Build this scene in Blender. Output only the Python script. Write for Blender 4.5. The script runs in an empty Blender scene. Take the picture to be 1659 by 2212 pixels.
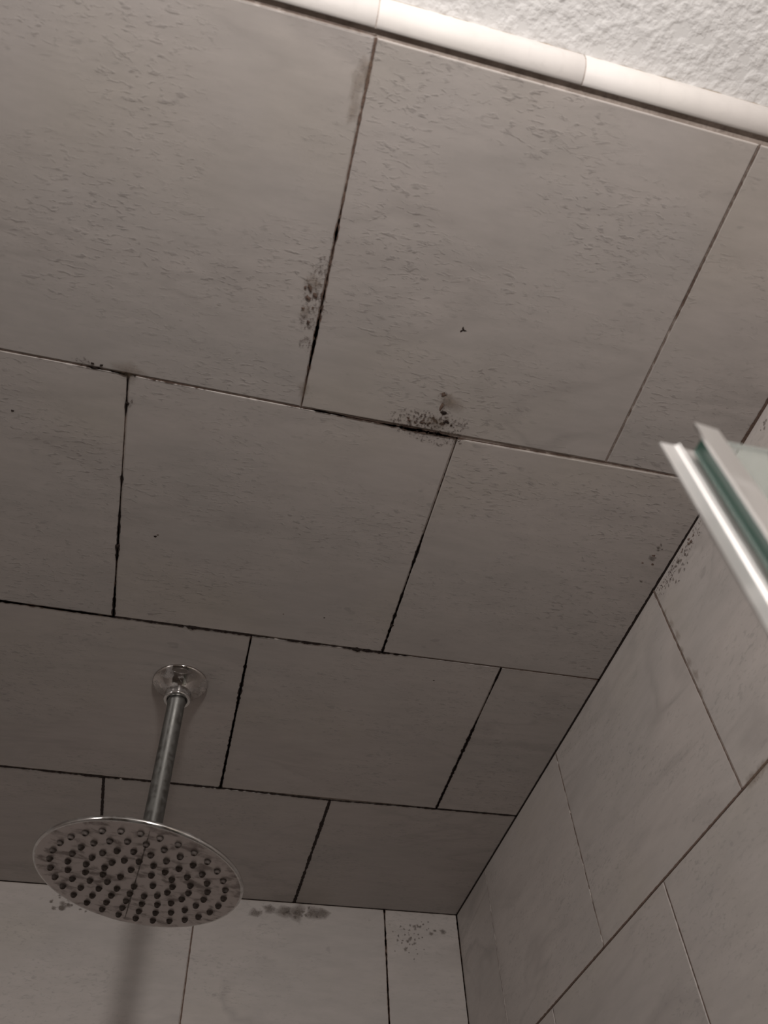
import bpy, bmesh, math, random
from mathutils import Vector, Matrix, noise

PI = math.pi
U = 0.3048            # one tile
ZC = 2.42             # height of the tiled shower ceiling
def W(x, y, z): return Vector((x*U, y*U, ZC + z*U))

scene = bpy.context.scene
col = scene.collection

# ------------------------------------------------------------------ camera
R = [[0.97024284, -0.23805582, -0.04425217],
     [0.16178763, 0.77334621, -0.61299299],
     [0.1801488, 0.5875926, 0.78884811]]
cam_d = bpy.data.cameras.new('camera')
cam_d.sensor_fit = 'HORIZONTAL'; cam_d.sensor_width = 36.0
cam_d.lens = 36.0*1742.5513/1659.0
cam_d.clip_start = 0.02
cam_d.dof.use_dof = True
cam_d.dof.focus_distance = 0.98
cam_d.dof.aperture_fstop = 12.0
cam = bpy.data.objects.new('camera', cam_d); col.objects.link(cam)
r, d, f = Vector(R[0]), Vector(R[1]), Vector(R[2])
cam.matrix_world = Matrix.Translation(W(-1.5397, -4.2087, -2.1144)) @ Matrix((r, -d, -f)).transposed().to_4x4()
scene.camera = cam

# ------------------------------------------------------------------ light and exposure
scene.view_settings.view_transform = 'Standard'
scene.view_settings.look = 'None'
scene.view_settings.gamma = 1.0
scene.view_settings.use_curve_mapping = False
scene.view_settings.exposure = 0.0
world = bpy.data.worlds.new('world'); scene.world = world
world.use_nodes = True
world.node_tree.nodes['Background'].inputs[0].default_value = (0.9, 0.85, 0.8, 1)
world.node_tree.nodes['Background'].inputs[1].default_value = 0.004

def point_light(name, loc, power, radius, color):
    ld = bpy.data.lights.new(name, 'POINT'); ld.energy = power; ld.shadow_soft_size = radius; ld.color = color
    o = bpy.data.objects.new(name, ld); o.location = loc; col.objects.link(o)
    return o
VAN = W(-1.58, -5.68, -0.68)
point_light('vanity_bulb_light', VAN, 22.5, 0.055, (1.0, 0.95, 0.915))

point_light('side_fill_light', W(-6.2, -5.2, -0.42), 12.5, 0.14, (1.0, 0.95, 0.915))  # unseen fill added far left to brighten the right wall

# ------------------------------------------------------------------ node helpers
def new_mat(name):
    m = bpy.data.materials.new(name); m.use_nodes = True
    nt = m.node_tree; b = nt.nodes['Principled BSDF']
    return m, nt, b
def nd(nt, t, **kw):
    n = nt.nodes.new(t)
    for k, v in kw.items():
        if k.startswith('_'): n.inputs[k[1:].replace('_', ' ')].default_value = v
        else: setattr(n, k, v)
    return n
def ramp(nt, fac, stops):
    n = nt.nodes.new('ShaderNodeValToRGB'); e = n.color_ramp.elements
    while len(e) < len(stops): e.new(0.5)
    for i, (p, c) in enumerate(stops):
        e[i].position = p; e[i].color = (c, c, c, 1) if not isinstance(c, tuple) else (*c, 1)
    nt.links.new(fac, n.inputs[0]); return n.outputs[0]
def noise_tex(nt, vec, scale, detail=4, rough=0.55, dist=0.0):
    n = nd(nt, 'ShaderNodeTexNoise'); n.inputs['Scale'].default_value = scale
    n.inputs['Detail'].default_value = detail; n.inputs['Roughness'].default_value = rough
    n.inputs['Distortion'].default_value = dist
    nt.links.new(vec, n.inputs['Vector']); return n.outputs['Fac']
def mapping(nt, vec, scale=(1, 1, 1), rot=(0, 0, 0), loc=(0, 0, 0)):
    n = nd(nt, 'ShaderNodeMapping'); n.inputs['Scale'].default_value = scale
    n.inputs['Rotation'].default_value = rot; n.inputs['Location'].default_value = loc
    nt.links.new(vec, n.inputs['Vector']); return n.outputs[0]
def mathn(nt, op, a, b):
    n = nd(nt, 'ShaderNodeMath', operation=op)
    for i, v in enumerate((a, b)):
        if isinstance(v, (int, float)): n.inputs[i].default_value = v
        else: nt.links.new(v, n.inputs[i])
    return n.outputs[0]
def mixc(nt, fac, a, b):
    n = nd(nt, 'ShaderNodeMix', data_type='RGBA')
    for s, v in ((n.inputs[0], fac), (n.inputs[6], a), (n.inputs[7], b)):
        if isinstance(v, (int, float)): s.default_value = v
        elif isinstance(v, tuple): s.default_value = (*v, 1)
        else: nt.links.new(v, s)
    return n.outputs[2]

# ------------------------------------------------------------------ materials
def tile_material(name, base, vein_amt, pit_amt, bump=0.35, rough=0.5):
    m, nt, b = new_mat(name)
    at = nd(nt, 'ShaderNodeAttribute', attribute_name='tile_coord').outputs['Vector']
    dark = tuple(c*0.74 for c in base); cool = (base[0]*0.90, base[1]*0.915, base[2]*0.92)
    # broad clouds
    cl = ramp(nt, noise_tex(nt, mapping(nt, at, (3.2, 6.5, 4)), 1.0, 5, 0.55, 0.6), [(0.36, 0.0), (0.68, 1.0)])
    yl = ramp(nt, noise_tex(nt, mapping(nt, at, (4.5, 5.5, 4), loc=(5.5, 1.2, 0)), 1.0, 2), [(0.52, 0.0), (0.75, 0.7)])
    c1 = mixc(nt, yl, mixc(nt, cl, base, cool), (base[0]*0.95, base[1]*0.95, base[2]*0.90))
    # soft veins: thin contour of a distorted noise
    vn = noise_tex(nt, mapping(nt, at, (2.6, 8.0, 3), (0, 0, 0.25)), 1.0, 3, 0.5, 1.4)
    vband = ramp(nt, mathn(nt, 'ABSOLUTE', mathn(nt, 'SUBTRACT', vn, 0.5), 0.0), [(0.0, 1.0), (0.045, 0.0)])
    gate = ramp(nt, noise_tex(nt, mapping(nt, at, (4, 5, 4), loc=(3.1, 7.7, 0)), 1.0, 2), [(0.45, 0.0), (0.65, 1.0)])
    vm = mathn(nt, 'MULTIPLY', mathn(nt, 'MULTIPLY', vband, gate), vein_amt)
    c2 = mixc(nt, vm, c1, dark)
    # fine streaky grain
    gr = noise_tex(nt, mapping(nt, at, (22, 85, 30), (0, 0, 0.12)), 1.0, 5, 0.6)
    grm = ramp(nt, gr, [(0.3, 0.85), (0.7, 1.05)])
    c3n = nd(nt, 'ShaderNodeMix', data_type='RGBA', blend_type='MULTIPLY'); c3n.inputs[0].default_value = 0.55
    nt.links.new(c2, c3n.inputs[6]); nt.links.new(grm, c3n.inputs[7])
    # pits in patches
    pt = noise_tex(nt, mapping(nt, at, (120, 300, 60), (0, 0, 0.15)), 1.0, 3, 0.6, 0.5)
    pmask = ramp(nt, noise_tex(nt, mapping(nt, at, (9, 12, 6), loc=(1.3, 4.4, 2)), 1.0, 3), [(0.42, 0.05), (0.62, 1.0)])
    pits = mathn(nt, 'MULTIPLY', ramp(nt, pt, [(0.54, 0.0), (0.68, 1.0)]), pmask)
    c4 = mixc(nt, mathn(nt, 'MULTIPLY', pits, pit_amt), c3n.outputs[2], tuple(c*0.42 for c in base))
    # a few sparse bigger specks
    sp = noise_tex(nt, mapping(nt, at, (42, 70, 40), loc=(9, 2, 5)), 1.0, 2, 0.5)
    spm = ramp(nt, sp, [(0.715, 0.0), (0.76, 1.0)])
    c5 = mixc(nt, mathn(nt, 'MULTIPLY', spm, pit_amt*0.8), c4, tuple(c*0.5 for c in base))
    nt.links.new(c5, b.inputs['Base Color'])
    b.inputs['Roughness'].default_value = rough
    b.inputs['Specular IOR Level'].default_value = 0.35
    h = mathn(nt, 'SUBTRACT', mathn(nt, 'MULTIPLY', gr, 0.5), mathn(nt, 'MULTIPLY', pits, 0.6))
    bp = nd(nt, 'ShaderNodeBump'); bp.inputs['Strength'].default_value = bump; bp.inputs['Distance'].default_value = 0.0006
    nt.links.new(h, bp.inputs['Height']); nt.links.new(bp.outputs[0], b.inputs['Normal'])
    return m

TILE = (0.487, 0.444, 0.42)
M_tile_c = tile_material('ceiling_tile_porcelain', TILE, 0.55, 0.42)
M_tile_w = tile_material('wall_tile_porcelain', TILE, 0.75, 0.35, 0.2, 0.42)
M_bull = tile_material('bullnose_glaze', (0.60, 0.565, 0.54), 0.25, 0.1, 0.04, 0.6)

def grout_material(name, c_lo, c_hi, moist):
    m, nt, b = new_mat(name)
    g = nd(nt, 'ShaderNodeNewGeometry').outputs['Position']
    n = noise_tex(nt, g, 55, 4, 0.7)
    c = mixc(nt, ramp(nt, n, [(0.35, 0.0), (0.65, 1.0)]), c_lo, c_hi)
    c = mixc(nt, ramp(nt, noise_tex(nt, g, 260, 3), [(0.5, 0.0), (0.75, moist)]), c, (0.05, 0.03, 0.022))
    nt.links.new(c, b.inputs['Base Color']); b.inputs['Roughness'].default_value = 0.9
    bp = nd(nt, 'ShaderNodeBump'); bp.inputs['Strength'].default_value = 0.5; bp.inputs['Distance'].default_value = 0.0005
    nt.links.new(noise_tex(nt, g, 900, 3), bp.inputs['Height']); nt.links.new(bp.outputs[0], b.inputs['Normal'])
    return m
M_grout = grout_material('sanded_grout', (0.50, 0.43, 0.385), (0.36, 0.30, 0.26), 0.3)

def flat_mat(name, c, rough=0.8, alpha=1.0):
    m, nt, b = new_mat(name)
    g = nd(nt, 'ShaderNodeNewGeometry').outputs['Position']
    cc = mixc(nt, ramp(nt, noise_tex(nt, g, 400, 3), [(0.35, 0.0), (0.65, 1.0)]), tuple(x*0.75 for x in c), tuple(min(1, x*1.3) for x in c))
    nt.links.new(cc, b.inputs['Base Color']); b.inputs['Roughness'].default_value = rough
    if alpha < 1: b.inputs['Alpha'].default_value = alpha
    return m
M_mould = flat_mat('black_mould', (0.022, 0.012, 0.009), 0.9)
M_brown = flat_mat('brown_mould', (0.13, 0.085, 0.066), 0.9)
M_stain = flat_mat('faint_stain', (0.16, 0.13, 0.11), 0.8, 0.55)
M_ochre = flat_mat('ochre_stain', (0.27, 0.185, 0.11), 0.8, 0.5)

def soft_stain(name, c, strength, speckle, scale):
    m = flat_mat(name, c, 0.8); nt = m.node_tree; b = nt.nodes['Principled BSDF']
    w_ = nd(nt, 'ShaderNodeAttribute', attribute_name='soft').outputs['Fac']
    g = nd(nt, 'ShaderNodeNewGeometry').outputs['Position']
    n_ = noise_tex(nt, g, scale, 4, 0.65)
    sm = ramp(nt, w_, [(0.0, 0.0), (0.7, 1.0)])
    k = mathn(nt, 'ADD', mathn(nt, 'MULTIPLY', sm, 1-speckle), mathn(nt, 'MULTIPLY', mathn(nt, 'MULTIPLY', ramp(nt, n_, [(0.53, 0.0), (0.61, 1.0)]), ramp(nt, w_, [(0.0, 0.0), (0.25, 1.0)])), speckle))
    nt.links.new(mathn(nt, 'MULTIPLY', k, strength), b.inputs['Alpha'])
    return m
M_stain = soft_stain('faint_stain', (0.17, 0.14, 0.12), 0.75, 0.3, 600)
M_ochre = soft_stain('ochre_stain', (0.25, 0.185, 0.13), 0.34, 0.3, 500)
M_speckle = soft_stain('mould_speckle', (0.09, 0.058, 0.045), 0.6, 1.0, 480)
def drywall_material():
    m, nt, b = new_mat('textured_white_paint')
    g = nd(nt, 'ShaderNodeNewGeometry').outputs['Position']
    b.inputs['Base Color'].default_value = (0.70, 0.69, 0.68, 1); b.inputs['Roughness'].default_value = 0.7
    n1 = noise_tex(nt, g, 115, 3, 0.5, 0.0)
    n2 = noise_tex(nt, g, 60, 2, 0.5, 0.5)
    h = mathn(nt, 'ADD', ramp(nt, n1, [(0.40, 0.0), (0.68, 1.0)]), mathn(nt, 'MULTIPLY', n2, 0.5))
    bp = nd(nt, 'ShaderNodeBump'); bp.inputs['Strength'].default_value = 0.5; bp.inputs['Distance'].default_value = 0.0012
    nt.links.new(h, bp.inputs['Height']); nt.links.new(bp.outputs[0], b.inputs['Normal'])
    return m
M_dry = drywall_material()
def simple(name, c, rough, metal=0.0, **kw):
    m, nt, b = new_mat(name)
    b.inputs['Base Color'].default_value = (*c, 1); b.inputs['Roughness'].default_value = rough
    b.inputs['Metallic'].default_value = metal
    for k, v in kw.items(): b.inputs[k].default_value = v
    return m, nt, b
M_caulk = flat_mat('beige_caulk', (0.45, 0.38, 0.30), 0.6)
M_floor = flat_mat('floor_tile', (0.09, 0.072, 0.06), 0.5)
M_paint = simple('wall_paint', (0.17, 0.145, 0.125), 0.7)[0]

def spotted_metal(name, c, rough, scale, lime, lime_c, thr=(0.45, 0.62), stretch=(1, 1, 1)):
    m, nt, b = new_mat(name)
    o = nd(nt, 'ShaderNodeTexCoord').outputs['Object']
    n = noise_tex(nt, mapping(nt, o, stretch), scale, 6, 0.65, 0.4)
    k = ramp(nt, n, [(thr[0], 0.0), (thr[1], 1.0)])
    k = mathn(nt, 'MULTIPLY', k, lime)
    nt.links.new(mixc(nt, k, c, lime_c), b.inputs['Base Color'])
    nt.links.new(mathn(nt, 'SUBTRACT', 1.0, mathn(nt, 'MULTIPLY', k, 0.9)), b.inputs['Metallic'])
    nt.links.new(mathn(nt, 'ADD', mathn(nt, 'MULTIPLY', k, 0.4), rough), b.inputs['Roughness'])
    return m
M_chrome = spotted_metal('polished_chrome', (0.62, 0.61, 0.60), 0.08, 60, 0.25, (0.35, 0.33, 0.31))
M_flange = spotted_metal('water_spotted_chrome', (0.58, 0.55, 0.53), 0.07, 45, 0.55, (0.22, 0.19, 0.175), (0.48, 0.56))
M_arm = spotted_metal('dull_chrome', (0.19, 0.188, 0.178), 0.33, 120, 0.5, (0.10, 0.095, 0.088), (0.4, 0.7))
def plate_material():
    m, nt, b = new_mat('limescaled_chrome')
    o = nd(nt, 'ShaderNodeTexCoord').outputs['Object']
    n = noise_tex(nt, mapping(nt, o, (1, 1.7, 1), (0, 0, 0.15)), 55, 5, 0.6, 0.4)
    n2 = noise_tex(nt, mapping(nt, o, (1, 1, 1)), 28, 3, 0.6, 0.4)
    k = ramp(nt, mathn(nt, 'ADD', mathn(nt, 'MULTIPLY', n, 0.75), mathn(nt, 'MULTIPLY', n2, 0.25)), [(0.50, 0.0), (0.60, 1.0)])
    c = mixc(nt, k, (0.56, 0.51, 0.495), (0.30, 0.26, 0.245))
    nt.links.new(c, b.inputs['Base Color'])
    b.inputs['Metallic'].default_value = 0.55
    nt.links.new(mathn(nt, 'ADD', mathn(nt, 'MULTIPLY', k, 0.15), 0.32), b.inputs['Roughness'])
    return m
M_plate = plate_material()
M_nozzle = flat_mat('grey_rubber', (0.135, 0.115, 0.106), 1.0)
M_nozzle.node_tree.nodes['Principled BSDF'].inputs['Specular IOR Level'].default_value = 0.1
M_alu = spotted_metal('satin_aluminium', (0.60, 0.59, 0.58), 0.45, 40, 0.1, (0.5, 0.48, 0.46))
M_seal = simple('clear_vinyl', (0.72, 0.72, 0.70), 0.25, 0.0, **{'Transmission Weight': 0.35})[0]
M_edge = simple('green_glass_edge', (0.035, 0.10, 0.075), 0.25)[0]
def glass_material():
    m, nt, b = new_mat('tempered_glass')
    b.inputs['Base Color'].default_value = (0.86, 0.95, 0.91, 1); b.inputs['Roughness'].default_value = 0.0
    b.inputs['IOR'].default_value = 1.5; b.inputs['Transmission Weight'].default_value = 1.0
    # pale diffuse layer mixed over the pane
    d_ = nd(nt, 'ShaderNodeBsdfDiffuse'); d_.inputs['Color'].default_value = (0.78, 0.82, 0.79, 1)
    mx = nd(nt, 'ShaderNodeMixShader'); mx.inputs[0].default_value = 0.12
    nt.links.new(b.outputs[0], mx.inputs[1]); nt.links.new(d_.outputs[0], mx.inputs[2])
    nt.links.new(mx.outputs[0], nt.nodes['Material Output'].inputs['Surface'])
    return m
M_glass = glass_material()

# ------------------------------------------------------------------ mesh helpers
def obj(name, bm, mats, parent=None, smooth=False, loc=None):
    me = bpy.data.meshes.new(name); bm.normal_update(); bm.to_mesh(me); bm.free()
    for mt in (mats if isinstance(mats, (list, tuple)) else [mats]): me.materials.append(mt)
    if smooth:
        for p in me.polygons: p.use_smooth = True
    o = bpy.data.objects.new(name, me); col.objects.link(o)
    if parent: o.parent = parent
    if loc is not None: o.location = loc
    return o
def struct(o, label=None):
    o['kind'] = 'structure'
    if label: o['label'] = label
    return o
def box_bm(bm, lo, hi, mi=0):
    vs = [bm.verts.new((x, y, z)) for x in (lo[0], hi[0]) for y in (lo[1], hi[1]) for z in (lo[2], hi[2])]
    for q in ((0, 1, 3, 2), (4, 6, 7, 5), (0, 4, 5, 1), (2, 3, 7, 6), (0, 2, 6, 4), (1, 5, 7, 3)):
        fc = bm.faces.new([vs[i] for i in q]); fc.material_index = mi
    return vs
def lathe(bm, prof, seg=48, mi=0, close=False, M=None):
    """prof: list of (radius, z); spun about z"""
    rings = []
    for rr, z in prof:
        if rr < 1e-7: rings.append([bm.verts.new((0, 0, z))])
        else: rings.append([bm.verts.new((rr*math.cos(2*PI*i/seg), rr*math.sin(2*PI*i/seg), z)) for i in range(seg)])
    fs = []
    for a, b in zip(rings, rings[1:]):
        for i in range(seg):
            j = (i+1) % seg
            if len(a) == 1 and len(b) == 1: continue
            if len(a) == 1: q = [a[0], b[j], b[i]]
            elif len(b) == 1: q = [a[i], a[j], b[0]]
            else: q = [a[i], a[j], b[j], b[i]]
            fc = bm.faces.new(q); fc.material_index = mi; fs.append(fc)
    if M is not None:
        vs = {v for fc in fs for v in fc.verts}
        for v in vs: v.co = M @ v.co
    bmesh.ops.recalc_face_normals(bm, faces=fs)

class Plane:
    """a tiled face: 2D tile units (s, t) -> world; n points into the shower"""
    def __init__(s, org, eu, ev, n): s.o, s.u, s.v, s.n = Vector(org), Vector(eu), Vector(ev), Vector(n)
    def P(s, a, b, h=0.0): return s.o + s.u*(a*U) + s.v*(b*U) + s.n*h
CEIL = Plane((0, 0, ZC), (1, 0, 0), (0, 1, 0), (0, 0, -1))
BACK = Plane((0, 0, ZC), (1, 0, 0), (0, 0, 1), (0, -1, 0))
RIGHT = Plane((0, 0, ZC), (0, 1, 0), (0, 0, 1), (-1, 0, 0))
LEFT = Plane((-5.9*U, 0, ZC), (0, 1, 0), (0, 0, 1), (1, 0, 0))
rnd = random.Random(7)

def tile(bm, lay, pl, quad, lift=0.0, flip=None, depth=0.004, bev=0.0011, gap=0.0017):
    """quad: four (s,t) corners on the joint centre lines, counter-clockwise"""
    pts = [Vector(q) for q in quad]
    def inset(ps, dd):
        out = []; n = len(ps)
        for i in range(n):
            p0, p1, p2 = ps[i-1], ps[i], ps[(i+1) % n]
            e1 = (p1-p0).normalized(); e2 = (p2-p1).normalized()
            n1 = Vector((-e1.y, e1.x)); n2 = Vector((-e2.y, e2.x))
            k = 1 + n1.dot(n2)
            out.append(p1 + (n1+n2)*(dd/U/k))
        return out
    a = inset(pts, gap/2); b = inset(pts, gap/2 + bev*0.35); c = inset(pts, gap/2+bev)
    l0 = [pl.P(p.x, p.y, -depth) for p in a]; l1 = [pl.P(p.x, p.y, lift-bev*0.8) for p in a]
    l2 = [pl.P(p.x, p.y, lift-bev*0.22) for p in b]; l3 = [pl.P(p.x, p.y, lift) for p in c]
    off = Vector((rnd.uniform(-40, 40), rnd.uniform(-40, 40), rnd.uniform(-40, 40)))
    fl = rnd.random() < 0.5 if flip is None else flip
    rings = []; src = []
    for lv, ps in ((l0, a), (l1, a), (l2, b), (l3, c)):
        rg = []
        for p, q in zip(lv, ps):
            v = bm.verts.new(p); x, y = q.x*U, q.y*U
            if fl: x, y = -x, -y
            v[lay] = off + Vector((x, y, 0)); rg.append(v)
        rings.append(rg)
    n = len(pts)
    for r0, r1 in zip(rings, rings[1:]):
        for i in range(n):
            bm.faces.new([r0[i], r0[(i+1) % n], r1[(i+1) % n], r1[i]])
    bm.faces.new(rings[-1])

def interp(tab, x):
    tab = sorted(tab)
    if x <= tab[0][0]: return tab[0][1]
    if x >= tab[-1][0]: return tab[-1][1]
    for (x0, y0), (x1, y1) in zip(tab, tab[1:]):
        if x0 <= x <= x1: return y0 + (y1-y0)*(x-x0)/(x1-x0)

# --------- mould ribbons along a joint and loose specks
def ribbon(bm, pl, p0, p1, ctrl, seed, mi, h=0.00025, step=0.0011, jit=0.55, freq=160.0):
    """ctrl: (fraction along, half width in mm); a ragged strip that breaks off where the noise eats it"""
    a, b = Vector(p0), Vector(p1); L = (b-a).length*U; dv = (b-a).normalized(); nv = Vector((-dv.y, dv.x))
    n = max(4, int(L/step)); prev = None
    for i in range(n+1):
        tt = i/n; s = tt*L
        w = interp(ctrl, tt)
        nz = noise.noise(Vector((s*freq, seed*7.3, 0.0)))+0.5*noise.noise(Vector((s*freq*2.7, seed*3.1, 5.0)))
        nz2 = noise.noise(Vector((s*freq*1.6, seed*5.7, 9.0)))
        w1 = w*(1+jit*2.3*nz); w2 = w*(1+jit*2.3*(0.6*nz+0.6*nz2))
        if w < 0.05 or w1 < 0.12 or w2 < 0.12: prev = None; continue
        c = a + dv*(s/U)
        x = c + nv*(w1*0.001/U); y = c - nv*(w2*0.001/U)
        cur = (bm.verts.new(pl.P(x.x, x.y, h)), bm.verts.new(pl.P(y.x, y.y, h)))
        if prev: fc = bm.faces.new([prev[0], cur[0], cur[1], prev[1]]); fc.material_index = mi
        prev = cur
def speck(bm, pl, s, t, r, seed, mi, h=0.00022, asp=1.0, ang=0.0):
    wl = bm.verts.layers.float.get('soft')
    if wl is None: wl = bm.verts.layers.float.new('soft')
    n = 9; ca, sa = math.cos(ang), math.sin(ang); vs = []
    rr = random.Random(seed)
    cen = bm.verts.new(pl.P(s, t, h + min(0.0006, r*0.0002)))
    cen[wl] = 1.0
    for i in range(n):
        q = 2*PI*i/n; k = r*(0.55+0.75*rr.random())*(1.5 if mi > 3 else 1.0)
        x, y = k*math.cos(q)*asp, k*math.sin(q)
        vs.append(bm.verts.new(pl.P(s+(x*ca-y*sa)*0.001/U, t+(x*sa+y*ca)*0.001/U, h)))
    for i in range(n):
        fc = bm.faces.new([cen, vs[i], vs[(i+1) % n]]); fc.material_index = mi
def cluster(bm, pl, s, t, rs, rt, count, rmin, rmax, seed, mi, asp=1.3, ang=0.0, h=0.00022):
    rr = random.Random(seed)
    for k in range(count):
        x = rr.gauss(0, 0.5); y = rr.gauss(0, 0.5)
        speck(bm, pl, s+x*rs, t+y*rt, rr.uniform(rmin, rmax)*(1.15-0.4*min(1.5, math.hypot(x, y))), rr.random(), mi, h + 0.00001*k, asp*rr.uniform(0.8, 1.4), ang+rr.uniform(-.5, .5))

MATS_C = [M_tile_c, M_grout, M_mould, M_brown, M_stain, M_ochre, M_speckle]

# ------------------------------------------------------------------ CEILING (tiled shower part)
row0 = [(-5.9, -3.9655), (-1.6767, -3.965), (-1.4005, -3.9635), (-0.8998, -3.9690), (-0.4117, -3.960), (0.0, -3.96)]
row1 = [(-5.9, -2.975), (-2.2517, -2.9738), (-1.9011, -2.9722), (-1.3963, -2.969), (-0.9038, -2.9642), (-0.406, -2.9761), (0, -2.974)]
row2 = [(-5.9, -1.975), (-2.2912, -1.972), (-1.9027, -1.9671), (-1.4033, -1.9672), (-0.9021, -1.9694), (-0.4176, -1.9738), (0, -1.9791)]
row3 = [(-5.9, -0.975), (-2.3306, -0.974), (-1.904, -0.9682), (-1.4007, -0.9719), (-0.9012, -0.9631), (-0.3993, -0.9769), (0, -0.9842)]
rowb = [(-5.9, 0.0), (0.0, 0.0)]
ROWS = [(row0, row1, [-5.38, -4.385, -3.39, -2.395, (-1.4005, -1.3963), (-0.4117, -0.406)]),
        (row1, row2, [-4.887, -3.892, -2.897, (-1.9009, -1.9027), (-0.9033, -0.9021)]),
        (row2, row3, [-5.38, -4.385, -3.39, -2.395, (-1.4026, -1.4007), (-0.4176, -0.4000)]),
        (row3, rowb, [-4.885, -3.89, -2.895, (-1.9037, -1.900), (-0.9012, -0.9004)])]
bm = bmesh.new(); lay = bm.verts.layers.float_vector.new('tile_coord')
lifts = iter([0.0, .0003, .0001, .0004, 0.0, .0006, .0004, .0005, .0002, .0006, .0, .0003, .0009, .0001, .0002, 0, .0004, .0002, 0, 0]+[0]*20)
lifts = iter([x*0.3 for x in lifts])
for near, far, xs in ROWS:
    edges = [(-5.9, -5.9)] + [(x if isinstance(x, tuple) else (x, x)) for x in xs] + [(0.0, 0.0)]
    for (a0, a1), (b0, b1) in zip(edges, edges[1:]):
        q = [(a0, interp(near, a0)), (b0, interp(near, b0)), (b1, interp(far, b1)), (a1, interp(far, a1))]
        tile(bm, lay, CEIL, q, next(lifts), depth=0.012)
nf = len(bm.faces)
box_bm(bm, (-5.9*U, -3.966*U, ZC+0.0006), (0, 0.02, ZC+0.015), 1)
def C(p0, p1, ctrl, seed, mi=2, **k): ribbon(bm, CEIL, p0, p1, ctrl, seed, mi, h=0.00038, **k)
# cross joint A1 (brown, darkest in the middle)
C((-1.4005, -3.96), (-1.3963, -2.969), [(0, .8), (.12, 1.1), (.3, .7), (.42, .9), (.47, 1.6), (.5, 1.0), (.62, 1.2), (.7, 1.7), (.8, 1.5), (.88, .9), (.95, .5), (1, .6)], 1, 3, jit=.35)
C((-1.4005, -3.96), (-1.3963, -2.969), [(0, .0), (.38, .1), (.46, 1.1), (.5, .2), (.6, .4), (.66, .9), (.76, 1.2), (.85, .7), (.9, .2), (1, .2)], 2, 2)
# A2 almost clean
C((-0.4117, -3.958), (-0.406, -2.976), [(0, .5), (.3, .45), (.42, .9), (.5, .3), (1, .35)], 3, 3)
# row 1
C((-2.3, -2.973), (-1.9, -2.972), [(0, .3), (.6, .35), (.75, .6), (.9, .9), (1, 1.6)], 4, 3)
C((-2.02, -2.9725), (-1.88, -2.972), [(0, .0), (.2, 1.0), (.4, .2), (.8, 1.2), (1, 1.6)], 5)
C((-1.9, -2.972), (-1.39, -2.969), [(0, 1.4), (.08, .6), (.3, .8), (.5, .3), (.85, .4), (1, .8)], 6, 3)
C((-1.39, -2.969), (-0.9, -2.9645), [(0, .8), (.2, 1.0), (.35, 1.2), (.5, 1.0), (.62, 1.6), (.75, 2.3), (.88, 1.9), (1, 1.0)], 7, 3, jit=.3)
C((-1.39, -2.969), (-0.9, -2.9645), [(0, .3), (.22, .9), (.35, .3), (.5, .4), (.58, 1.0), (.7, 2.0), (.88, 1.5), (1, .6)], 8, 2)
C((-0.9, -2.9645), (-0.406, -2.976), [(0, .9), (.1, .6), (1, .45)], 9, 3)
C((-0.406, -2.976), (0, -2.974), [(0, .45), (1, .5)], 10, 3)
# B1
C((-1.9009, -2.97), (-1.9027, -1.967), [(0, .9), (.06, .4), (.1, 1.1), (.15, .15), (.35, .3), (.38, 1.5), (.41, .4), (.5, .6), (.53, 1.4), (.65, 1.6), (.69, 1.9), (.71, 1.2), (.73, .4), (.84, .4), (.88, 1.2), (.95, 1.5), (1, 2.0)], 11, 2, jit=.4)
C((-1.9009, -2.97), (-1.9027, -1.967), [(0, .35), (.4, .4), (.7, .7), (1, .9)], 12, 3, jit=.3)
speck(bm, CEIL, -1.902, -2.31, 3.2, 5, 2, h=.0005, asp=.7); speck(bm, CEIL, -1.899, -2.875, 1.8, 6, 2, h=.0005)
# B2
C((-0.9033, -2.963), (-0.9021, -1.969), [(0, .3), (.38, .3), (.42, 1.0), (.5, 1.7), (.56, .6), (.64, .5), (.7, 1.4), (.74, .8), (.8, 1.4), (.86, 1.3), (.92, 1.3), (1, 1.4)], 13, 2, jit=.5)
C((-0.9033, -2.963), (-0.9021, -1.969), [(0, .4), (.4, .45), (.6, .6), (1, .7)], 14, 3, jit=.3)
speck(bm, CEIL, -0.901, -2.12, 2.6, 9, 2, h=.0005, asp=1)
# row 2
C((-2.4, -1.972), (-1.9027, -1.967), [(0, 1.5), (.3, 1.5), (.5, .9), (.8, 1.4), (.9, .6), (1, 1.0)], 15, 2, jit=.45)
C((-2.4, -1.972), (-1.9027, -1.967), [(0, 1.2), (.6, 1.5), (1, .8)], 16, 3, jit=.4)
C((-1.9027, -1.967), (-1.4033, -1.967), [(0, 1.4), (.15, .9), (.25, 1.5), (.45, 1.2), (.58, 2.0), (.7, 1.0), (.85, 1.8), (1, 1.8)], 17, 2, jit=.5)
C((-1.4033, -1.967), (-0.9021, -1.969), [(0, 1.0), (.2, .5), (.4, 1.3), (.6, 1.5), (.68, .6), (.78, 1.8), (.9, 1.4), (1, 2.0)], 18, 2, jit=.6)
C((-0.9021, -1.969), (-0.4176, -1.974), [(0, 1.4), (.12, 1.3), (.22, .3), (.5, .25), (1, .2)], 19, 2)
C((-0.9021, -1.969), (0, -1.979), [(0, .5), (.5, .4), (.6, .6), (.8, .5), (1, .8)], 20, 3, jit=.3)
speck(bm, CEIL, -1.62, -1.965, 3.0, 15, 2, h=.0005, asp=1.6); speck(bm, CEIL, -1.0, -1.967, 3.0, 17, 2, h=.0005, asp=1.5)
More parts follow.
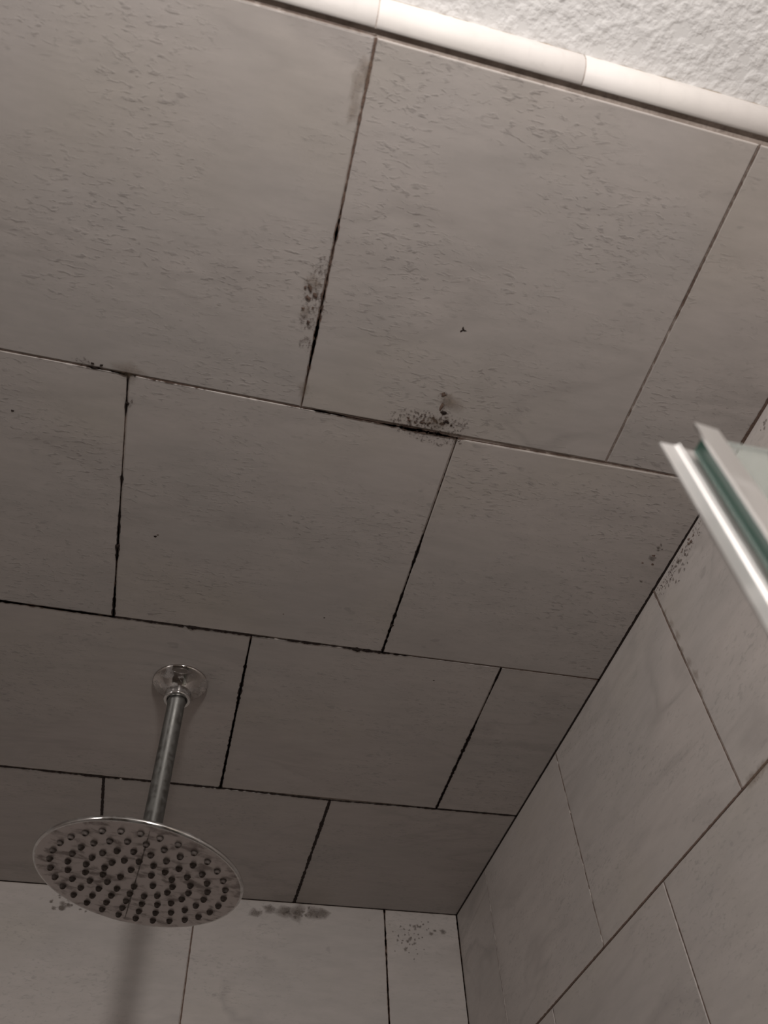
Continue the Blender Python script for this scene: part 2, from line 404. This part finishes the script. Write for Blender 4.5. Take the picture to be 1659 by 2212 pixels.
# C1, C2
C((-1.4026, -1.967), (-1.4007, -0.972), [(0, .8), (.12, .7), (.18, 1.6), (.33, 2.0), (.5, 1.2), (.65, 1.5), (.8, 1.5), (1, 2.0)], 21, 2, jit=.4)
C((-1.4026, -1.967), (-1.4007, -0.972), [(0, .8), (1, 1.0)], 22, 3, jit=.2)
C((-0.4176, -1.974), (-0.4, -0.977), [(0, 1.2), (.06, 1.4), (.1, .7), (.3, .3), (.37, 1.4), (.48, 2.3), (.6, 1.8), (.7, 1.9), (.85, 1.7), (1, 1.8)], 23, 2, jit=.4)
C((-0.4176, -1.974), (-0.4, -0.977), [(0, .5), (1, .7)], 24, 3, jit=.2)
# row 3
C((-2.5, -0.974), (-1.904, -0.968), [(0, 1.7), (.4, 1.3), (1, 1.9)], 25, 2, jit=.4)
C((-1.904, -0.968), (-1.4007, -0.972), [(0, 1.9), (.5, 1.6), (1, 2.0)], 26, 2, jit=.45)
C((-1.4007, -0.972), (-0.9012, -0.9631), [(0, 1.6), (.4, 1.3), (.7, 1.6), (1, 1.8)], 27, 2, jit=.45)
C((-0.9012, -0.9631), (-0.4, -0.977), [(0, 1.6), (.3, 1.2), (1, 1.6)], 28, 2, jit=.4)
C((-0.4, -0.977), (0, -0.9842), [(0, 1.5), (1, 1.6)], 29, 2, jit=.25)
# D joints
C((-1.9037, -0.968), (-1.9, 0), [(0, 1.9), (1, 1.9)], 30, 2, jit=.25)
C((-0.9012, -0.963), (-0.9004, 0), [(0, 1.8), (.15, 2.1), (.24, 2.8), (.35, 1.9), (.7, 2.1), (.8, 2.6), (1, 2.4)], 31, 2, jit=.35)
# back and right corners of the ceiling
C((-2.6, -0.002), (0, -0.002), [(0, 1.5), (1, 1.5)], 32, 2, jit=.25)
C((-0.002, 0), (-0.002, -1.0), [(0, 1.7), (1, 1.4)], 33, 2, jit=.2)
C((-0.002, -1.0), (-0.002, -2.84), [(0, 1.4), (.5, 1.6), (.7, 2.1), (.85, 1.9), (1, 1.2)], 34, 2, jit=.2)
C((-0.003, -2.84), (-0.003, -3.97), [(0, 1.0), (.3, 2.1), (1, 2.1)], 35, 3, jit=.2)
C((-5.9, -3.9665), (-1.4, -3.9645), [(0, .2), (1, .3)], 36, 3)
# grease-like mould patch above the dark joint, and the small marks
S = lambda *a, **k: speck(bm, CEIL, *a, **k)
S(-0.960, -3.005, 11, 40, 6, asp=1.7, ang=.2); S(-1.05, -3.0, 10, 41, 6, asp=1.8, ang=-.1); S(-0.97, -2.955, 11, 42, 6, asp=2.2, ang=.1); S(-0.955, -3.02, 8, 39, 6, h=.0003, asp=1.2)
S(-0.985, -3.005, 7, 38, 5, asp=1.4, h=.0004)
cluster(bm, CEIL, -0.960, -3.008, .035, .018, 9, .8, 1.9, 43, 2, 1.6, .2, h=.0004)
cluster(bm, CEIL, -1.045, -2.998, .05, .012, 8, .6, 1.3, 49, 3, 1.8, .1, h=.0004)
S(-0.972, -3.045, 2.6, 44, 2, asp=1.7, h=.0004); S(-0.978, -3.062, 5.0, 45, 6, asp=.7, h=.0003)
S(-0.982, -3.062, 4.6, 37, 3, asp=.35, h=.0003); S(-0.986, -3.100, 4.2, 36, 6, asp=1.0, h=.0004); S(-0.988, -3.103, 2.4, 46, 3, asp=1.1)
S(-0.988, -3.104, 1.1, 46, 5, h=.0006)
S(-0.970, -3.085, 8.5, 47, 5, asp=.8); S(-0.952, -3.082, 5.0, 35, 5, asp=2.0, ang=.5, h=.0004)
for a in (0.3, 2.3, 4.4): S(-0.9926+.0045*math.cos(a), -3.3163+.0045*math.sin(a), 1.0, a, 2, asp=2.6, ang=a)
S(-1.7827, -2.3765, 1.5, 50, 2); S(-1.775, -2.385, 1.0, 50, 3); S(-2.224, -2.777, 1.0, 51, 2, asp=1.6)
S(-1.155, -2.11, .9, 52, 2); S(-1.305, -2.10, .7, 53, 3); S(-.66, -1.85, .9, 54, 2, asp=1.4)
for k, (a, c_, r_) in enumerate([(-1.42, -3.25, 9), (-1.42, -3.31, 10), (-1.425, -3.36, 10), (-1.412, -3.42, 7), (-1.415, -3.18, 7), (-1.39, -3.28, 5)]):
    S(a, c_, r_, 55+k, 6, asp=.7, h=.00022+.00003*k)
S(-1.432, -3.36, 6.5, 56, 5, asp=.8, h=.0005); S(-1.437, -3.27, 5.0, 57, 5, asp=.8, h=.0005)
cluster(bm, CEIL, -1.433, -3.31, .02, .12, 7, 1.0, 2.0, 57, 3, 1.4, .8, h=.0005)
S(-1.420, -3.865, 9, 58, 5, asp=.7); S(-1.41, -3.90, 6, 59, 5, asp=.7, h=.0004); S(-1.418, -3.80, 8, 60, 5, asp=.5, h=.0003)
cluster(bm, CEIL, -0.075, -2.62, .04, .09, 7, .9, 1.7, 59, 4, 1.7, .5, h=.0003)
S(-.075, -2.64, 1.7, 3, 3, asp=1.7, ang=.3); S(-.062, -2.60, 1.6, 4, 3, asp=1.8, ang=.6); S(-.10, -2.60, 1.3, 8, 3, asp=1.6)
cluster(bm, CEIL, -1.99, -2.98, .02, .01, 5, .8, 2.0, 60, 2, 1.5, 0, h=.0004)
S(-2.03, -2.983, 5, 61, 6, asp=1.3); S(-1.90, -2.985, 8, 62, 5, asp=1.4); S(-1.895, -2.885, 4.5, 63, 6)
S(-1.40, -3.03, 6, 64, 5, asp=.7)
for k in range(0): S(-.02-.004*(k % 2), -2.45-.05*k, 7, 70+k, 6, asp=.5, h=.0003)
ceil_o = struct(obj('ceiling', bm, MATS_C))

# ------------------------------------------------------------------ WALLS of the shower
def wall(name, pl, grid, grout_box, extra, depth=.012):
    bm = bmesh.new(); lay = bm.verts.layers.float_vector.new('tile_coord')
    for q in grid:
        tile(bm, lay, pl, q, rnd.uniform(0, .0003), depth=depth)
    box_bm(bm, *grout_box, 1)
    extra(bm)
    bmesh.ops.recalc_face_normals(bm, faces=[f for f in bm.faces if f.material_index == 0])
    return struct(obj(name, bm, [M_tile_w, M_grout, M_mould, M_brown, M_stain, M_ochre, M_speckle]))
def courses(s0, s1, first, offs, ybot=-7.94, joints=None):
    """rectangular tiles, s horizontal, t vertical (0 at ceiling, downwards)"""
    out = []; t1 = 0.0; t0 = first; k = 0
    while t1 > ybot + 1e-6:
        t0 = max(t0, ybot); xs = [s1]; x = offs[k % 2]
        while x > s0: xs.append(x); x -= 0.995
        xs.append(s0)
        for b, a in zip(xs, xs[1:]):
            if b - a > .02: out.append([(a, t0), (b, t0), (b, t1), (a, t1)])
        t1 = t0; t0 -= 0.993; k += 1
    return out
def back_marks(bm):
    def B(p0, p1, c, s, mi=2, **k): ribbon(bm, BACK, p0, p1, c, s, mi, h=.0004, **k)
    B((-0.4095, 0), (-0.4093, -.99), [(0, 2.0), (.08, 1.2), (.2, 1.7), (.3, 1.3), (.5, 1.6), (1, 1.5)], 61, 3, jit=.25)
    B((-0.4095, 0), (-0.4093, -.99), [(0, 1.5), (.08, .5), (.13, 1.2), (.24, .8), (.35, 1.1), (.45, .6), (1, .8)], 62, 2)
    B((-1.405, 0), (-1.398, -.99), [(0, .9), (.3, .9), (1, 1.0)], 63, 3, jit=.25)
    B((-0.003, 0), (-0.003, -1.2), [(0, 1.4), (.3, .9), (1, 1.1)], 64, 3, jit=.25)
    B((-0.003, 0), (-0.003, -1.2), [(0, 1.2), (.15, .7), (1, .8)], 65, 2, jit=.35)
    Q = lambda *a, **k: speck(bm, BACK, *a, **k)
    for k, (x, y, r_) in enumerate([(-.95, -.045, 12), (-.88, -.05, 14), (-.80, -.05, 12), (-.74, -.04, 10), (-1.03, -.04, 9), (-1.09, -.07, 9)]): Q(x, y, r_*.7, 66+k, 4, asp=1.3, h=.0002+.00004*k)
    cluster(bm, BACK, -.87, -.052, .11, .030, 20, 1.0, 2.4, 66, 4, 1.2, h=.0005)
    cluster(bm, BACK, -.20, -.085, .13, .04, 20, .9, 2.2, 68, 4, 1.1, .6, h=.0003)
    cluster(bm, BACK, -.27, -.16, .12, .06, 22, .9, 2.2, 69, 4, 1.1, .6, h=.0003)
    Q(-.092, -.095, 3.8, 70, 4, asp=1.1, h=.0007); Q(-.155, -.112, 3.0, 71, 4, h=.0007); Q(-.305, -.20, 2.6, 72, 4, h=.0007)
    cluster(bm, BACK, -1.97, -.09, .16, .05, 26, 1.2, 3.4, 73, 4, 1.5, .2)
    ribbon(bm, BACK, (-.24, -.018), (-.03, -.060), [(0, .1), (.4, .6), (1, .5)], 75, 4, h=.0003)
wall('wall_back', BACK, courses(-5.9, 0, -0.99, [-0.409, -0.909]), ((-5.9*U, .0006, 0), (0.02, .02, ZC+.012)), back_marks)
def right_marks(bm):
    def B(p0, p1, c, s, mi=3, **k): ribbon(bm, RIGHT, p0, p1, c, s, mi, h=.0004, **k)
    B((-3.3, -.827), (-.3, -.822), [(0, .8), (.5, .9), (1, 1.1)], 80, 3, jit=.25)
    B((-2.482, 0), (-2.482, -.826), [(0, .9), (.15, .7), (.3, .9), (.6, .5), (1, .7)], 81, 3, jit=.4)
    B((-1.49, 0), (-1.49, -.826), [(0, .35), (.3, .5), (1, .4)], 82, 3, jit=.6)
    B((-.497, 0), (-.49, -.82), [(0, .3), (.5, .5), (1, .4)], 79, 3, jit=.6)
    B((-.98, -.83), (-.97, -1.6), [(0, .3), (.5, .5), (1, .4)], 78, 3, jit=.6)
    B((-1.97, -.83), (-1.975, -1.8), [(0, .55), (1, .8)], 83, 3, jit=.5)
    Q = lambda *a, **k: speck(bm, RIGHT, *a, **k)
    for k in range(7): Q(-2.492-.006*(k % 3), -.12-.06*k, 3.5+k % 3, 84+k, 5, asp=.8, h=.0002+.00003*k)
    cluster(bm, RIGHT, -2.64, -.05, .14, .04, 26, .9, 2.0, 85, 4, 1.2)
    for k in range(6): Q(-2.5-.06*k, -.035, 6, 95+k, 6, asp=1.5, h=.0002+.00003*k)
    cluster(bm, RIGHT, -2.74, -.03, .05, .02, 7, .8, 1.8, 86, 3, 1.2, h=.0004)
    cluster(bm, RIGHT, -3.25, -.05, .06, .03, 10, .8, 1.9, 87, 4, 1.2)
    for k in range(4): Q(-2.52-.03*k, -.828, 4, 88+k, 5, asp=1.8, h=.0002+.00003*k)
def right_courses():
    out = []; ts = [0, -.826, -1.82, -2.815, -3.81, -4.8, -5.8, -6.8, -7.94]; offs = [-.496, -.974]
    for k in range(len(ts)-1):
        xs = [0]; x = offs[k % 2]
        while x > -3.97+.05: xs.append(x); x -= .993
        xs.append(-3.97)
        for b, a in zip(xs, xs[1:]): out.append([(a, ts[k+1]), (b, ts[k+1]), (b, ts[k]), (a, ts[k])])
    return out
wall('wall_right', RIGHT, right_courses(), ((.0006, -3.97*U, 0), (.02, .02, ZC+.012)), right_marks)
wall('wall_left', LEFT, [[(b, c), (a, c), (a, e), (b, e)] for a, b, c, e in
     [(a, max(a-.995, -3.97), c, e) for (c, e, o) in ((-.99, 0, 0), (-1.98, -.99, 1), (-2.97, -1.98, 0), (-3.96, -2.97, 1), (-4.95, -3.96, 0), (-5.94, -4.95, 1), (-6.93, -5.94, 0), (-7.94, -6.93, 1)) for a in (0, -.995, -1.99, -2.985)]],
     ((-5.9*U-.02, -3.97*U, 0), (-5.9*U-.0013, .02, ZC+.012)), lambda bm: None)

# ------------------------------------------------------------------ bullnose trim along the front edge
RT = .066*U
bm = bmesh.new(); lay = bm.verts.layers.float_vector.new('tile_coord')
xj = [-5.9, -5.45, -4.95, -4.44, -3.94, -3.43, -2.924, -2.418, -1.911, -1.407, -0.903, -0.397, 0.0]
for a, b in zip(xj, xj[1:]):
    off = Vector((rnd.uniform(-9, 9), rnd.uniform(-9, 9), rnd.uniform(-9, 9)))
    x0, x1 = a*U+.0004, b*U-.0004
    prof = [(-3.9775*U, ZC+.004), (-3.9775*U, ZC-.0002), (-3.9785*U, ZC-.0008)]
    y_in = -3.979*U
    for i in range(0, 13):
        t = i/12*PI/2
        prof.append((y_in - (.0555*U)*math.sin(t), ZC-.0009 + (.060*U+.0011)*(1-math.cos(t))))
    rows = []
    for (y, z) in prof:
        vs = []
        for x in (x0, x0+.0006, x1-.0006, x1):
            e = .0005 if x in (x0, x1) else 0
            v = bm.verts.new((x, y+e*.7, z+e*.7)); v[lay] = off+Vector((x, y*1.0+z, 0)); vs.append(v)
        rows.append(vs)
    for r0, r1 in zip(rows, rows[1:]):
        for k in range(3): bm.faces.new([r0[k], r1[k], r1[k+1], r0[k+1]])
bmesh.ops.recalc_face_normals(bm, faces=bm.faces[:])
for fc in bm.faces: fc.smooth = True
gb = len(bm.faces)
box_bm(bm, (-5.9*U, -4.030*U, ZC+.0125), (0, -3.962*U, ZC+.0165), 1)
box_bm(bm, (-5.9*U, -3.99*U, ZC+.0016), (0, -3.966*U, ZC+.013), 1)
# backing curve so that the joints between pieces are filled
for i in range(10):
    t = i/10*PI/2; t2 = (i+1)/10*PI/2; e = .0006
    q = [(y_in - .0555*U*math.sin(a)+e, ZC-.0009+.0009 + (.060*U+.0011)*(1-math.cos(a))) for a in (t, t2)]
    fc = bm.faces.new([bm.verts.new(p) for p in ((-5.9*U, q[0][0], q[0][1]), (0, q[0][0], q[0][1]), (0, q[1][0], q[1][1]), (-5.9*U, q[1][0], q[1][1]))]); fc.material_index = 1
# thin line of caulk against the painted ceiling
ribbon(bm, Plane((0, 0, ZC+.060*U), (1, 0, 0), (0, 1, 0), (0, 0, -1)), (-5.9, -4.0325), (0, -4.0325), [(0, .7), (1, .7)], 90, 2, h=.0004, jit=.6, freq=60)
struct(obj('trim_1', bm, [M_bull, M_grout, M_caulk]))

# ------------------------------------------------------------------ the bathroom outside
YB = -9.6*U; XL = -8.0*U; ZR = ZC+.060*U
bm = bmesh.new(); box_bm(bm, (XL, YB, ZR), (.0, -4.0335*U, ZR+.02)); struct(obj('ceiling', bm, M_dry))
bm = bmesh.new(); box_bm(bm, (XL, YB, -.03), (.02, .02, 0)); struct(obj('floor', bm, M_floor))
bm = bmesh.new(); box_bm(bm, (0, YB, 0), (.02, -3.972*U, ZR)); struct(obj('wall_right', bm, M_paint))
bm = bmesh.new(); box_bm(bm, (XL, YB-.02, 0), (.0, YB, ZR)); struct(obj('wall_front', bm, M_paint))
bm = bmesh.new(); box_bm(bm, (XL-.02, YB, 0), (XL, -4.0*U, ZR)); struct(obj('wall_left', bm, M_paint))
bm = bmesh.new(); box_bm(bm, (XL, -4.0*U, 0), (-5.9*U-.021, -4.0*U+.02, ZR)); struct(obj('wall_back', bm, M_paint))

# ------------------------------------------------------------------ SHOWER HEAD
root = bpy.data.objects.new('shower_head', None); col.objects.link(root)
FX, FY = -1.6358*U, -1.6543*U
root.location = (FX, FY, ZC)
root['label'] = 'round chrome rain shower head on a straight pipe from the tiled ceiling'; root['category'] = 'shower head'
# flange (part coordinates are relative to the root on the ceiling)
bm = bmesh.new()
RF = .1065*U
lathe(bm, [(0, -.0006), (RF*.99, -.0006), (RF, -.0014), (RF*.992, -.0028), (RF*.955, -.0040), (RF*.86, -.0056), (RF*.70, -.0086), (RF*.55, -.0130), (RF*.46, -.0165), (RF*.43, -.0185), (.0100, -.0187)], 72)
obj('flange', bm, M_flange, root, True)
bm = bmesh.new()
RC = .0152
lathe(bm, [(.0098, -.0170), (RC*.94, -.0170), (RC, -.0182), (RC, -.0250), (RC*1.02, -.0262), (RC*1.02, -.0276), (RC*.95, -.0284), (.0112, -.0286), (.0108, -.0262)], 64)
obj('collar', bm, M_chrome, root, True)
ZP = -.7912*U
bm = bmesh.new()
RA = .0100
lathe(bm, [(RA*.98, -.018), (RA*1.06, -.030), (RA*1.06, -.0325), (RA, -.0335), (RA, ZP+.050)], 48)
obj('pipe', bm, M_arm, root, True)
bm = bmesh.new()
lathe(bm, [(RA, ZP+.052), (RA*1.35, ZP+.050), (RA*1.35, ZP+.032), (RA*1.1, ZP+.028), (RA*1.1, ZP+.022), (RA*1.6, ZP+.018), (RA*1.9, ZP+.010), (RA*2.4, ZP+.006)], 48)
obj('swivel_joint', bm, M_chrome, root, True)
# disc: tilted frame
n = Vector((.1125, -.0322, .9931)).normalized()
u = Vector((.9936, 0, -.1126)).normalized(); w = n.cross(u)
MD = Matrix((u, w, n)).transposed().to_4x4(); MD.translation = Vector((-.0102*U, -.0004*U, ZP))
RD = .3293*U
bm = bmesh.new()
lathe(bm, [(RD*.95, .0006), (RD*.982, .0002), (RD*.995, .0005), (RD*1.002, .0016), (RD*1.004, .0032), (RD*.996, .0046), (RD*.97, .0054), (RD*.6, .0072), (RD*.25, .0092), (.016, .0105), (0, .0107)], 128)
disc = obj('disc', bm, M_chrome, root, True); disc.matrix_local = MD
bm = bmesh.new()
lathe(bm, [(0, 0), (RD*.3, .0), (RD*.6, .0), (RD*.965, .0), (RD*.983, .0003)], 96)
plate = obj('spray_plate', bm, M_plate, root, False); plate.matrix_local = MD
plate['label'] = 'limescale-stained spray face with rings of rubber nozzles'
# thin dark strip across the face, painting in a reflected room edge
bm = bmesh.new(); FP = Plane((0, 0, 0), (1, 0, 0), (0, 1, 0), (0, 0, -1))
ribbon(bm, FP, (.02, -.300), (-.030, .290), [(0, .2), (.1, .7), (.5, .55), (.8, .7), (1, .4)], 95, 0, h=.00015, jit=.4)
ds = obj('reflection_line', bm, flat_mat('painted_reflection', (.17, .145, .13), .6), plate)
rings = [(30, 5, -127.22), (25, 4, -129.65), (20, 3, -133.26), (15, 2, -115.12), (5, 1, -43.78)]
def nozzle_mesh():
    bm = bmesh.new()
    lathe(bm, [(.00335, .0002), (.00325, -.0005), (.0029, -.0010), (.0026, -.0022), (.0019, -.0029), (.0010, -.0031), (.0009, -.0024), (0, -.0022)], 20)
    me = bpy.data.meshes.new('nozzle'); bm.to_mesh(me); bm.free(); me.materials.append(M_nozzle)
    for p in me.polygons: p.use_smooth = True
    return me
nm = nozzle_mesh()
for N, k, ph in rings:
    for i in range(N):
        t = math.radians(ph)+2*PI*i/N
        o = bpy.data.objects.new('nozzle', nm); col.objects.link(o); o.parent = plate
        o.location = (k*.0550*U*math.cos(t), k*.0550*U*math.sin(t), 0)

# ------------------------------------------------------------------ GLASS PANEL with its edge profile
panel = bpy.data.objects.new('glass_panel', None); col.objects.link(panel)
panel['label'] = 'clear green-edged glass shower panel with silver edge channel, at the right wall'; panel['category'] = 'glass panel'
ZT = ZC-1.2*U; GX0, GX1 = -.948*U, -.004
panel.location = (GX0, -3.74*U, 0.08)
def rel(p): return (p[0]*U-GX0, p[1]*U+3.74*U)
gy0, gy1 = -3.752*U+3.74*U, -3.724*U+3.74*U
zt = ZT-.08
bm = bmesh.new(); vs = box_bm(bm, (.0008, gy0, 0), (GX1-GX0, gy1, zt-.004))
bmesh.ops.recalc_face_normals(bm, faces=bm.faces[:])
for fc in bm.faces:
    if fc.normal.x < -.9: fc.material_index = 1
bmesh.ops.bevel(bm, geom=[e for e in bm.edges], offset=.0007, segments=1, affect='EDGES')
gl = obj('glass_pane', bm, [M_glass, M_edge], panel)
def extrude(bm, poly, z0, z1):
    a = [bm.verts.new((x, y, z0)) for x, y in poly]; b = [bm.verts.new((x, y, z1)) for x, y in poly]
    n_ = len(poly)
    for i in range(n_): bm.faces.new([a[i], a[(i+1) % n_], b[(i+1) % n_], b[i]])
    bm.faces.new(a[::-1]); bm.faces.new(b); bmesh.ops.recalc_face_normals(bm, faces=bm.faces[:])
# outer leg on the room side of the pane
bm = bmesh.new(); extrude(bm, [rel(p) for p in [(-.957, -3.7625), (-.9186, -3.7585), (-.9186, -3.7530), (-.953, -3.7545)]], 0, zt)
obj('channel_leg', bm, M_alu, panel)
# fin + inner leg + bead
bm = bmesh.new(); extrude(bm, [rel(p) for p in [(-.9893, -3.7230), (-.9665, -3.7228), (-.9640, -3.7238), (-.9626, -3.7262), (-.9604, -3.7268), (-.9588, -3.7250), (-.9575, -3.7215), (-.9440, -3.7195), (-.918, -3.7185), (-.918, -3.7145), (-.950, -3.7145), (-.9893, -3.7195)]], 0, zt)
obj('channel_fin', bm, M_alu, panel)
